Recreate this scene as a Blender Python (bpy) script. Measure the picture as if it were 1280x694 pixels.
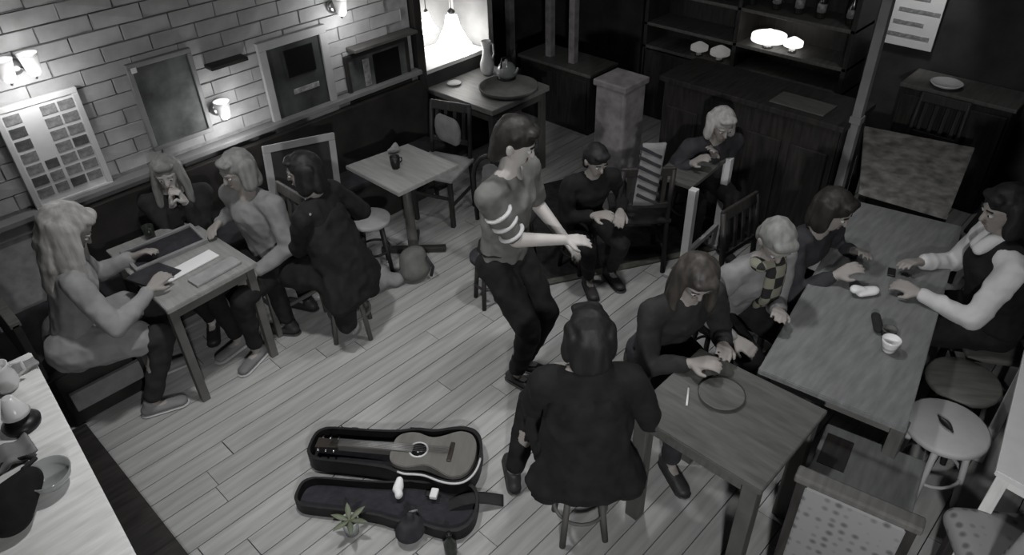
import bpy, bmesh, math, random
from mathutils import Vector, Matrix, Euler, noise
random.seed(7)
S = bpy.context.scene
for o in list(bpy.data.objects): bpy.data.objects.remove(o)
COL = S.collection
PI = math.pi

# ------------------------------------------------------------ camera, world, light, exposure
FPX, PITCH, ROLL, CAMH = 920.0, math.radians(36.5), math.radians(2.0), 3.24
cd = bpy.data.cameras.new('security_camera'); cam = bpy.data.objects.new('security_camera', cd); COL.objects.link(cam)
cd.sensor_width = 36.0; cd.lens = FPX / 1280 * 36; cd.clip_start = 0.02
fwd = Vector((math.cos(PITCH) / 2**.5, math.cos(PITCH) / 2**.5, -math.sin(PITCH)))
rt = Vector((1, -1, 0)) / 2**.5
up = rt.cross(fwd)
c_, s_ = math.cos(ROLL), math.sin(ROLL)
r2 = rt * c_ - up * s_; u2 = up * c_ + rt * s_
cam.matrix_world = Matrix(((r2.x, u2.x, -fwd.x, 0), (r2.y, u2.y, -fwd.y, 0), (r2.z, u2.z, -fwd.z, CAMH), (0, 0, 0, 1)))
S.camera = cam

w = bpy.data.worlds.new('night'); S.world = w; w.use_nodes = True
w.node_tree.nodes['Background'].inputs[0].default_value = (.5, .52, .55, 1)
w.node_tree.nodes['Background'].inputs[1].default_value = 0.012
S.view_settings.view_transform = 'Standard'; S.view_settings.look = 'None'
S.view_settings.gamma = 1; S.view_settings.use_curve_mapping = False
S.view_settings.exposure = 0.0

def lamp(name, kind, loc, power, size=.1, col=(1, 1, 1), rot=(0, 0, 0), spot=None):
    l = bpy.data.lights.new(name, kind); o = bpy.data.objects.new(name, l); COL.objects.link(o)
    l.energy = power; l.color = col; o.location = loc; o.rotation_euler = rot
    if kind == 'AREA': l.size = size; l.shape = 'DISK'
    else: l.shadow_soft_size = size
    if spot: l.spot_size = math.radians(spot); l.spot_blend = .8
    return o
# the ceiling lamps (fittings are built further down at the same spots)
CEIL = [(1.30, 2.85, 190), (2.85, 1.95, 135), (3.2, .9, 32), (4.0, 3.6, 24), (5.4, 1.4, 26)]
lamp('corner_fill_light', 'SPOT', (-.22, -.45, 2.45), 300, .09, rot=Vector((2.2, 1.8, -2.7)).to_track_quat('-Z', 'Y').to_euler(), spot=104)   # unseen fill light added in the near corner
for x, y, p in CEIL:
    lamp('ceiling_lamp_light', 'SPOT', (x, y, 3.36), p, .12, spot=96)
    lamp('ceiling_fill_light', 'POINT', (x, y, 3.22), p * .04, .12)  # point light added below each ceiling lamp for general fill

# ------------------------------------------------------------ materials
M = {}
def mat(name, col, rough=.7, var=.15, scale=8, bump=0., stretch=(1, 1, 1), spec=.3, metal=0, emit=0):
    if name in M: return M[name]
    if isinstance(col, (int, float)): col = (col, col, col)
    m = bpy.data.materials.new(name); m.use_nodes = True; nt = m.node_tree; b = nt.nodes['Principled BSDF']
    b.inputs['Roughness'].default_value = rough; b.inputs['Specular IOR Level'].default_value = spec; b.inputs['Metallic'].default_value = metal
    tc = nt.nodes.new('ShaderNodeTexCoord'); mp = nt.nodes.new('ShaderNodeMapping'); mp.inputs['Scale'].default_value = stretch
    nz = nt.nodes.new('ShaderNodeTexNoise'); nz.inputs['Scale'].default_value = scale; nz.inputs['Detail'].default_value = 5
    nt.links.new(tc.outputs['Object'], mp.inputs[0]); nt.links.new(mp.outputs[0], nz.inputs['Vector'])
    cr = nt.nodes.new('ShaderNodeValToRGB')
    cr.color_ramp.elements[0].position = .3; cr.color_ramp.elements[1].position = .7
    cr.color_ramp.elements[0].color = tuple(max(0, c * (1 - var)) for c in col) + (1,)
    cr.color_ramp.elements[1].color = tuple(min(1, c * (1 + var)) for c in col) + (1,)
    nt.links.new(nz.outputs['Fac'], cr.inputs[0]); nt.links.new(cr.outputs[0], b.inputs['Base Color'])
    if bump:
        bp = nt.nodes.new('ShaderNodeBump'); bp.inputs['Strength'].default_value = bump; bp.inputs['Distance'].default_value = .01
        nt.links.new(nz.outputs['Fac'], bp.inputs['Height']); nt.links.new(bp.outputs[0], b.inputs['Normal'])
    if emit:
        b.inputs['Emission Color'].default_value = (1, .98, .95, 1); b.inputs['Emission Strength'].default_value = emit
    M[name] = m; return m
def vary(m, amt=.25):
    """small difference in tone from object to object (boards, bricks)"""
    nt = m.node_tree; b = nt.nodes['Principled BSDF']; src = b.inputs['Base Color'].links[0].from_socket
    oi = nt.nodes.new('ShaderNodeObjectInfo'); mr = nt.nodes.new('ShaderNodeMapRange')
    mr.inputs['To Min'].default_value = 1 - amt; mr.inputs['To Max'].default_value = 1 + amt
    nt.links.new(oi.outputs['Random'], mr.inputs['Value'])
    mx = nt.nodes.new('ShaderNodeMix'); mx.data_type = 'RGBA'; mx.blend_type = 'MULTIPLY'; mx.inputs['Factor'].default_value = 1
    nt.links.new(src, mx.inputs['A']); nt.links.new(mr.outputs[0], mx.inputs['B']); nt.links.new(mx.outputs['Result'], b.inputs['Base Color'])
    return m
board = vary(mat('floor_board', (.315, .315, .31), .55, .2, 3.2, .08, (.6, 7, 1)), .07)
mat('subfloor', .14)
brickm = vary(mat('painted_brick', (.39, .39, .39), .8, .2, 7, .6), .06)
mat('mortar', .36, .9, .2, 14, .4)
mat('dark_wall', .035, .8, .3, 5, .2); mat('ceiling_paint', .25, .9)
mat('dark_wood', (.028, .026, .025), .5, .4, 5, .1, (1, 8, 1)); mat('mid_wood', (.1, .098, .094), .5, .25, 5, .1, (1, 7, 1))
mat('pale_wood', (.72, .72, .71), .5, .15, 5, .08, (1, 7, 1)); mat('table_wood', (.25, .25, .245), .45, .15, 5, .06, (7, 1, 1))
mat('grey_table', (.085, .085, .08), .55, .25, 6, .06, (6, 1, 1)); mat('cool_table', (.16, .163, .165), .5, .2, 7, .05, (1, 5, 1))
mat('mottled_top', (.17, .165, .155), .6, .6, 11, .2)
mat('white_paint', .62, .5, .06); mat('cream_paint', .37, .6, .08); mat('grey_paint', .22, .6, .12)
mat('paper', .7, .8, .04); mat('print_dark', .1, .6, .5, 25); mat('print_grey', .25, .6, .5, 30)
mat('canvas', (.085, .09, .088), .7, .75, 5); mat('black_screen', .008, .25, .1); mat('mirror_dark', (.05, .052, .052), .35, .6, 5)
mat('skin', (.27, .25, .235), .55, .06, 12); mat('skin_pale', (.42, .40, .385), .55, .06, 12)
mat('hair_black', .012, .6, .4, 30, .4, (1, 1, .15)); mat('hair_dark', (.018, .016, .014), .55, .4, 30, .4, (1, 1, .15))
mat('hair_brown', (.045, .04, .036), .5, .45, 30, .4, (1, 1, .15)); mat('hair_pale', (.36, .35, .34), .6, .3, 28, .5, (1, 1, .15)); mat('hair_grey', (.19, .19, .185), .6, .25, 28, .5, (1, 1, .15))
mat('cloth_black', .0095, .9, .4, 14, .3); mat('cloth_charcoal', .02, .9, .3, 14, .3); mat('cloth_dark', (.03, .03, .034), .9, .3, 14, .3)
mat('cloth_grey', (.12, .12, .115), .9, .2, 12, .3); mat('cloth_mid', (.2, .2, .2), .9, .15, 12, .3); mat('cloth_light', (.27, .27, .27), .9, .14, 12, .3); mat('cloth_white', .55, .9, .08, 12, .3)
mat('shoe_dark', .03, .5, .2); mat('shoe_grey', .16, .6, .2); mat('sole', .4, .7); mat('eye_white', .5, .3, .02); mat('eye_dark', .01, .2, .02); mat('lip', (.2, .14, .13), .5, .1)
mat('case_shell', .008, .5, .3, 20, .2); mat('case_lining', (.022, .022, .027), .95, .25, 25, .4); mat('spruce', (.13, .127, .118), .3, .12, 5, 0, (8, 1, 1), .5); mat('rosewood', (.03, .026, .022), .35, .3); mat('binding', .5, .4, .05)
mat('metal', .4, .3, .05, metal=1); mat('black_plastic', .012, .4); mat('ceramic', .68, .25, .03, spec=.5); mat('glass_grey', (.3, .31, .31), .12, .1, spec=.6); mat('bottle_dark', (.02, .025, .02), .1, .2, spec=.6)
mat('lamp_glow', .8, .5, .02, emit=4); mat('pendant_glow', .8, .5, .02, emit=11); mat('lamp_glow_soft', .5, .5, .02, emit=.12); mat('bar_glow', .8, .5, .02, emit=1.3); mat('bar_glow_dim', .45, .5, .02, emit=.12)
mat('stone_post', (.2, .19, .19), .85, .3, 12, .5); mat('floor_shade', (.02, .021, .02), .95, .4, 20, .4); mat('floor_edge_strip', (.085, .09, .075), .95, .3, 20, .4); mat('leaf', (.13, .15, .1), .6, .3)
mat('reveal', .24, .8, .08)
def floral(name, a, b_, scale):
    m = mat(name, a, .9); nt = m.node_tree; b = nt.nodes['Principled BSDF']
    tc = nt.nodes.new('ShaderNodeTexCoord'); v = nt.nodes.new('ShaderNodeTexVoronoi'); v.inputs['Scale'].default_value = scale; v.inputs['Randomness'].default_value = .35
    cr = nt.nodes.new('ShaderNodeValToRGB'); cr.color_ramp.elements[0].position = .18; cr.color_ramp.elements[1].position = .42
    cr.color_ramp.elements[0].color = (b_, b_, b_, 1); cr.color_ramp.elements[1].color = (a, a, a, 1)
    nt.links.new(tc.outputs['Object'], v.inputs['Vector']); nt.links.new(v.outputs['Distance'], cr.inputs[0]); nt.links.new(cr.outputs[0], b.inputs['Base Color'])
floral('floral', .23, .10, 22)
def checks(name, a, b_, scale):
    m = mat(name, a, .9); nt = m.node_tree; b = nt.nodes['Principled BSDF']
    tc = nt.nodes.new('ShaderNodeTexCoord'); v = nt.nodes.new('ShaderNodeTexChecker'); v.inputs['Scale'].default_value = scale
    v.inputs['Color1'].default_value = a + (1,); v.inputs['Color2'].default_value = b_ + (1,)
    nt.links.new(tc.outputs['Object'], v.inputs['Vector']); nt.links.new(v.outputs['Color'], b.inputs['Base Color'])
checks('checked_cloth', (.02, .02, .02), (.2, .2, .16), 15)

# ------------------------------------------------------------ mesh helpers
def link(name, bm, m, parent=None, smooth=False):
    me = bpy.data.meshes.new(name); bmesh.ops.recalc_face_normals(bm, faces=bm.faces); bm.to_mesh(me); bm.free()
    if smooth:
        for p in me.polygons: p.use_smooth = True
    me.materials.append(M[m]); o = bpy.data.objects.new(name, me); COL.objects.link(o)
    if parent: o.parent = parent
    return o
def tag(o, label, cat, group=None):
    o['label'] = label; o['category'] = cat
    if group: o['group'] = group
    return o
def thing(name, label, cat, loc=(0, 0, 0), rz=0, group=None):
    o = bpy.data.objects.new(name, None); COL.objects.link(o); o.location = loc; o.rotation_euler = (0, 0, rz); o.empty_display_size = .1
    return tag(o, label, cat, group)
def structure(o): o['kind'] = 'structure'; return o
def addbox(bm, c, s, bev=0., rot=None):
    r = bmesh.ops.create_cube(bm, size=1); vs = r['verts']
    bmesh.ops.scale(bm, vec=s, verts=vs)
    if bev:
        es = list({e for v in vs for e in v.link_edges})
        rr = bmesh.ops.bevel(bm, geom=es, offset=min(bev, min(s) * .45), segments=2, affect='EDGES', profile=.5); vs = list({v for f in rr['faces'] for v in f.verts} | {v for v in vs if v.is_valid})
    if rot: bmesh.ops.rotate(bm, cent=(0, 0, 0), matrix=Euler(rot).to_matrix(), verts=vs)
    bmesh.ops.translate(bm, vec=c, verts=vs); return vs
def box(name, c, s, m, parent=None, bev=.004, rot=None):
    bm = bmesh.new(); addbox(bm, (0, 0, 0), s, bev); o = link(name, bm, m, parent); o.location = c
    if rot: o.rotation_euler = rot
    return o
def prism(name, pts, z0, z1, m, parent=None, bev=.0):
    bm = bmesh.new(); vs = [bm.verts.new((x, y, z0)) for x, y in pts]; f = bm.faces.new(vs)
    r = bmesh.ops.extrude_face_region(bm, geom=[f]); bmesh.ops.translate(bm, vec=(0, 0, z1 - z0), verts=[v for v in r['geom'] if isinstance(v, bmesh.types.BMVert)])
    if bev: bmesh.ops.bevel(bm, geom=list(bm.edges), offset=bev, segments=2, affect='EDGES')
    return link(name, bm, m, parent)
def lathe(name, prof, m, parent=None, loc=(0, 0, 0), n=28, rot=None):
    bm = bmesh.new(); rings = []
    for r, z in prof:
        rings.append([bm.verts.new((max(r, .0004) * math.cos(2 * PI * i / n), max(r, .0004) * math.sin(2 * PI * i / n), z)) for i in range(n)])
    for a, b in zip(rings, rings[1:]):
        for i in range(n): bm.faces.new((a[i], a[(i + 1) % n], b[(i + 1) % n], b[i]))
    bm.faces.new(rings[0][::-1]); bm.faces.new(rings[-1])
    o = link(name, bm, m, parent, True); o.location = loc
    if rot: o.rotation_euler = rot
    return o
def tube(name, pts, r, m, parent=None, n=10, closed=False, r1=None):
    pts = [Vector(p) for p in pts]; bm = bmesh.new(); rings = []; N = len(pts)
    for i, p in enumerate(pts):
        a = pts[(i - 1) % N] if (i or closed) else p; b = pts[(i + 1) % N] if (i < N - 1 or closed) else p
        t = (b - a).normalized(); u = t.orthogonal().normalized() if i == 0 else (u - t * u.dot(t)).normalized()
        v = t.cross(u); rr = r if r1 is None else r + (r1 - r) * i / (N - 1)
        rings.append([bm.verts.new(p + u * math.cos(2 * PI * k / n) * rr + v * math.sin(2 * PI * k / n) * rr) for k in range(n)])
    for i in range(N if closed else N - 1):
        a, b = rings[i], rings[(i + 1) % N]
        for k in range(n): bm.faces.new((a[k], a[(k + 1) % n], b[(k + 1) % n], b[k]))
    if not closed: bm.faces.new(rings[0][::-1]); bm.faces.new(rings[-1])
    return link(name, bm, m, parent, True)
def sheet(name, fn, nu, nv, m, parent=None, thick=.006):
    bm = bmesh.new(); g = [[bm.verts.new(fn(i / nu, j / nv)) for j in range(nv + 1)] for i in range(nu + 1)]
    fs = [bm.faces.new((g[i][j], g[i + 1][j], g[i + 1][j + 1], g[i][j + 1])) for i in range(nu) for j in range(nv)]
    bmesh.ops.recalc_face_normals(bm, faces=bm.faces)
    bmesh.ops.solidify(bm, geom=fs, thickness=thick)
    return link(name, bm, m, parent, True)
def copy_tree(o, parent=None):
    c = o.copy(); COL.objects.link(c)
    if parent: c.parent = parent
    for ch in list(o.children): copy_tree(ch, c)
    return c
# hull shapes for bodies
_ico = bmesh.new(); bmesh.ops.create_icosphere(_ico, subdivisions=2, radius=1); ICO = [v.co.copy() for v in _ico.verts]; _ico.free()
def hull(bm, *balls, mtx=None):
    """convex hull of a few ellipsoids (centre, radius or radii)"""
    vs = []
    for bb in balls:
        c, r = bb[0], bb[1]; mm = bb[2] if len(bb) > 2 else mtx
        r = (r, r, r) if isinstance(r, (int, float)) else r
        for p in ICO:
            q = Vector((c[0] + p.x * r[0], c[1] + p.y * r[1], c[2] + p.z * r[2]))
            vs.append(bm.verts.new(mm @ q if mm else q))
    r = bmesh.ops.convex_hull(bm, input=vs)
    dead = [v for v in vs if v.is_valid and not v.link_faces]
    bmesh.ops.delete(bm, geom=dead, context='VERTS')
def remeshed(name, bm, voxel, m, parent, smooth=3, wrinkle=0.):
    me = bpy.data.meshes.new('tmp'); bm.to_mesh(me); bm.free(); o = bpy.data.objects.new('tmp', me); COL.objects.link(o)
    md = o.modifiers.new('r', 'REMESH'); md.mode = 'VOXEL'; md.voxel_size = voxel; md.use_smooth_shade = True
    if smooth: sm = o.modifiers.new('s', 'SMOOTH'); sm.factor = .5; sm.iterations = smooth
    dg = bpy.context.evaluated_depsgraph_get(); me2 = bpy.data.meshes.new_from_object(o.evaluated_get(dg))
    bpy.data.objects.remove(o); bpy.data.meshes.remove(me)
    if wrinkle:
        sd = Vector((random.random() * 9, random.random() * 9, 0)); ns = [v.normal.copy() for v in me2.vertices]
        for v, n_ in zip(me2.vertices, ns):
            p = v.co * 9 + sd; a = 1 - abs(noise.noise(Vector((p.x, p.y, p.z * .75)))) * 2.2; b = noise.noise(v.co * 22 + sd)
            v.co += n_ * wrinkle * (a * .9 + b * .45 - .25)
    me2.name = name; me2.materials.clear(); me2.materials.append(M[m])
    for p in me2.polygons: p.use_smooth = True
    r = bpy.data.objects.new(name, me2); COL.objects.link(r); r.parent = parent; return r

# ------------------------------------------------------------ the room
X0, X1, Y0, Y1 = -.45, 6.6, -.75, 4.8
fl = structure(box('floor', ((X0 + X1) / 2, 2.6, -.045), (X1 - X0, 6.8, .04), 'subfloor'))
bw = .138; row = 0; y = Y0; meshes = {}
while y < 6.0:
    x = X0 - random.random() * 1.2
    while x < X1:
        L = random.choice((1.6, 2.0, 2.4)); a, b = max(x, X0), min(x + L, X1)
        if b - a > .05:
            key = round(b - a, 2)
            if key not in meshes:
                bm = bmesh.new(); addbox(bm, (0, 0, 0), (key - .004, bw - .005, .024), .0); me = bpy.data.meshes.new('floor_plank'); bm.to_mesh(me); bm.free(); me.materials.append(board); meshes[key] = me
            o = bpy.data.objects.new('floor_plank', meshes[key]); COL.objects.link(o); o.parent = fl
            o.location = ((a + b) / 2 - fl.location.x, y + bw / 2 - fl.location.y, .045 - .012 + random.uniform(-.0007, .0007))
        x += L
    y += bw
structure(box('ceiling', ((X0 + X1) / 2, 2.6, 3.5), (X1 - X0, 6.8, .1), 'ceiling_paint'))
# left wall: dado below, painted brick above, window bay at its end
WE = 3.74
wl = structure(box('wall_left', ((X0 + WE) / 2, 4.9, 1.75), (WE - X0, .16, 3.5), 'mortar', bev=0))
bl, bh = .30, .098; zc = 1.02; r = 0; bmeshes = []
for k in range(4):
    bm = bmesh.new(); vs = addbox(bm, (0, 0, 0), (bl - .006, .03, bh - .006), .003)
    for v in bm.verts: v.co += Vector((random.uniform(-.002, .002), random.uniform(-.004, .004), random.uniform(-.002, .002)))
    me = bpy.data.meshes.new('brick'); bm.to_mesh(me); bm.free(); me.materials.append(brickm); bmeshes.append(me)
while zc < 2.35:
    x = X0 + .35 + (.15 if r % 2 else 0)
    while x < WE - .1:
        o = bpy.data.objects.new('brick', random.choice(bmeshes)); COL.objects.link(o); o.parent = wl
        o.location = (x - wl.location.x, 4.815 - 4.9 + random.uniform(-.003, .003), zc + bh / 2 - 1.75); x += bl
    zc += bh; r += 1
box('upper_wall_panel', (0, -.085, 1.1), (WE - X0, .03, 1.1), 'dark_wall', wl)
structure(box('trim_1', ((X0 + WE) / 2, 4.755, .985), (WE - X0, .09, .035), 'grey_paint'))
structure(box('trim_2', ((X0 + WE) / 2, 4.795, .915), (WE - X0, .03, .10), 'grey_paint'))
structure(box('wall_right', ((X0 + X1) / 2, Y0 - .05, 1.75), (X1 - X0, .1, 3.5), 'dark_wall'))
structure(box('wall_near', (X0 - .05, 2.6, 1.75), (.1, 6.8, 3.5), 'dark_wall'))
structure(box('wall_far', (X1 + .05, 2.6, 1.75), (.1, 6.8, 3.5), 'dark_wall'))
structure(box('wall_back', (5.6, 6.0, 1.75), (2.2, .1, 3.5), 'dark_wall'))
structure(box('trim_3', (3.79, 4.83, 1.75), (.075, .14, 3.5), 'dark_wood'))
# window bay
structure(box('wall_bay', (4.2, 4.86, .45), (.82, .1, .9), 'dark_wall'))
structure(box('trim_4', (4.2, 5.02, .915), (.78, .42, .035), 'white_paint'))
structure(box('wall_bay_side', (3.8, 5.1, 2.1), (.05, .4, 2.4), 'reveal')); structure(box('wall_bay_end', (4.64, 5.3, 1.75), (.06, 1.0, 3.5), 'grey_paint'))
w1 = structure(box('window_1', (4.2, 5.30, 1.75), (.84, .03, 1.7), 'reveal'))
for dx in (-.4, 0, .4): box('window_bar', (dx, -.03, 0), (.03, .03, 1.7), 'white_paint', w1)
for dz in (-.83, -.3, .2): box('window_bar', (0, -.03, dz), (.84, .028, .03), 'white_paint', w1)

def bell_lamp(label, loc, s, power):
    t = thing('pendant_lamp', label, 'lamp', loc)
    lathe('lamp_shade', [(.03 * s, .3 * s), (.05 * s, .29 * s), (.07 * s, .2 * s), (.13 * s, .08 * s), (.165 * s, .03 * s), (.16 * s, 0), (.15 * s, .005)], 'pendant_glow', t)
    lathe('lamp_cap', [(.035 * s, .3 * s), (.035 * s, .33 * s), (.012, .35 * s)], 'metal', t)
    tube('cord', [(0, 0, .34 * s), (0, 0, 3.44 - loc[2])], .004, 'black_plastic', t)
    lamp('pendant_lamp_light', 'POINT', (loc[0], loc[1], loc[2] - .06), power, .06)
bell_lamp('large glowing bell-shaped lamp hanging in the window bay', (4.33, 4.97, .97), 1.0, 3.2)
bell_lamp('small glowing bell standing in for a lamp reflection at the left of the window bay', (4.17, 5.12, 1.13), .55, .12)  # reflection in the window, modelled as a second glowing lamp

# ------------------------------------------------------------ things on the left wall
def frame_parts(t, wd, ht, fw, m, depth=.03, inner='canvas', y=0):
    box('backing', (0, y, 0), (wd - fw, .012, ht - fw), inner, t)
    for s in (-1, 1):
        box('frame_rail', (0, y - .004, s * (ht - fw) / 2), (wd, depth, fw), m, t); box('frame_stile', (s * (wd - fw) / 2, y - .004, 0), (fw, depth, ht - 2 * fw), m, t)
t = thing('photo_board', 'white framed board with a grid of small dark photographs on the brick wall', 'picture', (.955, 4.775, 1.31))
frame_parts(t, .46, .66, .035, 'white_paint', .03, 'paper')
for r in range(7):
    for c in range(4):
        if c == 1 and r < 4: continue
        wd = .085 if c != 1 else .07
        box('photo_print', (-.145 + c * .097, -.009, .245 - r * .078), (wd, .004, .056), random.choice(('print_dark', 'print_grey')), t, .001)
t = thing('framed_painting', 'dark murky painting with a thin pale lower frame between two wall lamps', 'picture', (1.70, 4.775, 1.385))
frame_parts(t, .42, .58, .03, 'grey_paint', .035)
box('mount_card', (-.17, -.02, .25), (.035, .01, .035), 'white_paint', t)
t = thing('framed_picture', 'tall picture with a wide pale frame and a black square inside', 'picture', (2.64, 4.775, 1.235))
frame_parts(t, .56, .68, .06, 'cream_paint', .035, 'mirror_dark')
box('black_square', (.03, -.012, .14), (.24, .01, .2), 'black_screen', t); box('pale_strip', (.04, -.012, -.07), (.22, .008, .04), 'print_grey', t)
t = thing('wide_dark_picture', 'wide dark picture under a narrow shelf beside the window post', 'picture', (3.35, 4.775, 1.10))
frame_parts(t, .62, .38, .03, 'dark_wood', .03, 'canvas'); box('black_square', (.08, -.012, .02), (.26, .01, .24), 'black_screen', t); box('pale_strip', (-.12, -.012, .02), (.06, .008, .22), 'print_grey', t)
tag(box('picture_shelf', (3.4, 4.74, 1.335), (.62, .12, .025), 'mid_wood'), 'narrow dark shelf above the wide dark picture', 'shelf')
tag(box('bracket_shelf', (2.12, 4.75, 1.52), (.27, .1, .025), 'dark_wood', rot=(0, 0, 0)), 'short dark shelf on the brick wall above the low wall lamp', 'shelf')
def sconce(label, loc, cups, power):
    t = thing('wall_sconce', label, 'lamp', loc)
    lathe('back_plate', [(.05, 0), (.05, .015), (.03, .03)], 'metal', t, (0, .11, -.03), rot=(PI / 2, 0, 0))
    for dx in cups:
        tube('arm', [(dx * .3, .1, -.03), (dx * .7, .06, -.06), (dx, .0, -.09), (dx, 0, -.06)], .008, 'metal', t)
        c = lathe('glass_cup', [(.022, -.075), (.035, -.06), (.042, -.02), (.05, .03), (.056, .05), (.05, .05), (.045, .03), (.03, -.03), (.01, -.05)], 'lamp_glow_soft', t, (dx, 0, 0))
        lathe('bulb', [(.01, -.04), (.03, -.01), (.038, .02), (.03, .04), (.01, .048)], 'lamp_glow', c)
        lamp('wall_sconce_light', 'POINT', (loc[0] + dx, loc[1] - .06, loc[2] + .085), power * .22, .03)
        lamp('wall_sconce_light', 'POINT', (loc[0] + dx, loc[1] - .09, loc[2] - .13), power * .95, .03)
sconce('double wall lamp with two glass cups above the photo board', (.93, 4.68, 1.86), (-.065, .065), 2.4)
sconce('single glowing wall lamp low on the brick beside the dark painting', (1.98, 4.68, 1.26), (0,), 3.6)
sconce('single wall lamp high above the wide-framed picture', (3.03, 4.68, 1.70), (0,), 3.2)

# ------------------------------------------------------------ benches, partition, tables
def bench(label, x0, x1, y0, y1, backside, hb, m='dark_wood', seat='cloth_dark'):
    t = thing('wall_bench', label, 'bench', ((x0 + x1) / 2, (y0 + y1) / 2, 0)); wx, wy = x1 - x0, y1 - y0
    box('seat', (0, 0, .40), (wx, wy, .06), seat, t, .02); 
    if backside == 'y':
        box('kick_board', (0, -wy / 2 + .05, .185), (wx, .03, .37), m, t); box('backrest', (0, wy / 2 - .03, .66), (wx, .05, hb - .4), m, t)
        for s in (-1, 1): box('end_panel', (s * (wx / 2 - .02), .02, .2), (.04, wy - .06, .36), m, t)
    else:
        box('kick_board', (wx / 2 - .05, 0, .185), (.03, wy, .37), m, t); box('backrest', (-wx / 2 + .02, 0, .60), (.04, wy, hb - .38), m, t); box('top_rail', (-wx / 2 + .02, 0, hb + .01), (.055, wy, .035), 'mid_wood', t)
        for s in (-1, 1): box('end_panel', (.02, s * (wy / 2 - .02), .2), (wx - .06, .04, .36), m, t)
    return t
bench('long dark bench along the brick wall under the pictures', .82, 3.7, 4.43, 4.745, 'y', .93)
bench('short dark bench the pale-haired person sits on', .26, .78, 3.98, 4.74, 'x', .80)
tag(box('foot_board', (.54, 3.955, .20), (.40, .03, .13), 'cloth_mid'), 'pale board fixed to the near end of the short bench', 'board')

def table(label, pts, z, top, legm, leginset=.05, legw=.05, th=.03, apron=True, legs=None, group=None, name='pub_table'):
    cx = sum(p[0] for p in pts) / len(pts); cy = sum(p[1] for p in pts) / len(pts)
    t = thing(name, label, 'table', (cx, cy, 0), 0, group)
    q = [(x - cx, y - cy) for x, y in pts]
    prism('table_top', q, z - th, z, top, t, .004)
    ins = [(x * (1 - leginset / max(.01, math.hypot(x, y)) * 1.4), y * (1 - leginset / max(.01, math.hypot(x, y)) * 1.4)) for x, y in q]
    for x, y in (legs or ins): box('leg', (x, y, (z - th) / 2), (legw, legw, z - th), legm, t)
    if apron:
        for (ax, ay), (bx_, by_) in zip(ins, ins[1:] + ins[:1]):
            L = math.hypot(bx_ - ax, by_ - ay); box('apron', ((ax + bx_) / 2, (ay + by_) / 2, z - th - .04), (L, .02, .08), legm, t, .002, (0, 0, math.atan2(by_ - ay, bx_ - ax)))
    return t
table('pale wooden table by the wall with a tray and a sheet of paper on it', [(.90, 3.58), (1.48, 3.62), (1.44, 4.42), (.92, 4.45)], .75, 'table_wood', 'mid_wood')
# small square table with pedestal
t = thing('pedestal_table', 'small square pale table with one central leg and a black cup', 'table', (2.83, 3.90, 0))
prism('table_top', [(-.27, .33), (-.27, -.28), (.28, -.29), (.26, .26)][::-1], .72, .75, 'table_wood', t, .004)
lathe('pedestal', [(.06, .02), (.04, .06), (.035, .3), (.035, .72)], 'mid_wood', t)
for a in range(4): box('foot', (.12 * math.cos(a * PI / 2 + .78), .12 * math.sin(a * PI / 2 + .78), .03), (.26, .05, .04), 'dark_wood', t, rot=(0, 0, a * PI / 2 + .78))
t = thing('black_cup', 'small black cup on the square pedestal table', 'cup', (2.78, 3.92, .751))
lathe('cup_body', [(.028, 0), (.034, .03), (.036, .09), (.032, .09), (.028, .01)], 'black_plastic', t); tube('handle', [(.034, 0, .07), (.06, 0, .06), (.06, 0, .035), (.034, 0, .025)], .005, 'black_plastic', t)
t = thing('folded_napkin', 'crumpled pale napkin at the back corner of the square table', 'napkin', (2.93, 4.12, .751))
bm = bmesh.new(); hull(bm, ((0, 0, .02), (.05, .035, .02)), ((.02, .01, .05), (.02, .015, .02))); hull(bm, ((-.03, .01, .02), (.03, .02, .02)), ((-.01, -.01, .04), .015)); remeshed('cloth_fold', bm, .006, 'cloth_light', t)
# window table
table('large pale table in front of the window bay', [(3.84, 4.80), (3.86, 4.02), (4.56, 4.02), (4.60, 4.80)], .79, 'table_wood', 'mid_wood', th=.045)
t = thing('serving_tray', 'round grey tray on the window table behind the standing man', 'tray', (4.26, 4.22, .791))
lathe('tray_dish', [(.22, 0), (.25, .02), (.255, .045), (.245, .045), (.23, .015), (.0, .012)], 'cloth_grey', t)
t = thing('tall_white_jug', 'tall white jug with a narrow neck standing on the window table', 'jug', (4.40, 4.62, .791))
lathe('jug_body', [(.04, 0), (.06, .03), (.062, .1), (.04, .17), (.032, .22), (.045, .30), (.038, .30), (.026, .22)], 'ceramic', t); tube('handle', [(.04, 0, .27), (.085, 0, .25), (.09, 0, .16), (.058, 0, .11)], .008, 'ceramic', t)
t = thing('kettle', 'squat grey kettle with a dark base next to the tall white jug', 'kettle', (4.42, 4.40, .791))
lathe('kettle_base', [(.08, 0), (.085, .02), (.08, .035)], 'black_plastic', t); lathe('kettle_body', [(.08, .035), (.09, .06), (.08, .11), (.05, .15), (.015, .16), (.012, .18)], 'glass_grey', t); tube('handle', [(-.07, 0, .12), (-.05, 0, .2), (.05, 0, .2), (.07, 0, .12)], .008, 'black_plastic', t); tube('spout', [(0, -.08, .07), (0, -.12, .1), (0, -.14, .14)], .014, 'glass_grey', t, r1=.009)
t = thing('saucer', 'small pale saucer near the window sill on the table', 'saucer', (4.05, 4.68, .791)); lathe('saucer_dish', [(.035, 0), (.06, .012), (.064, .016), (.058, .016), (.03, .006)], 'ceramic', t)

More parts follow.
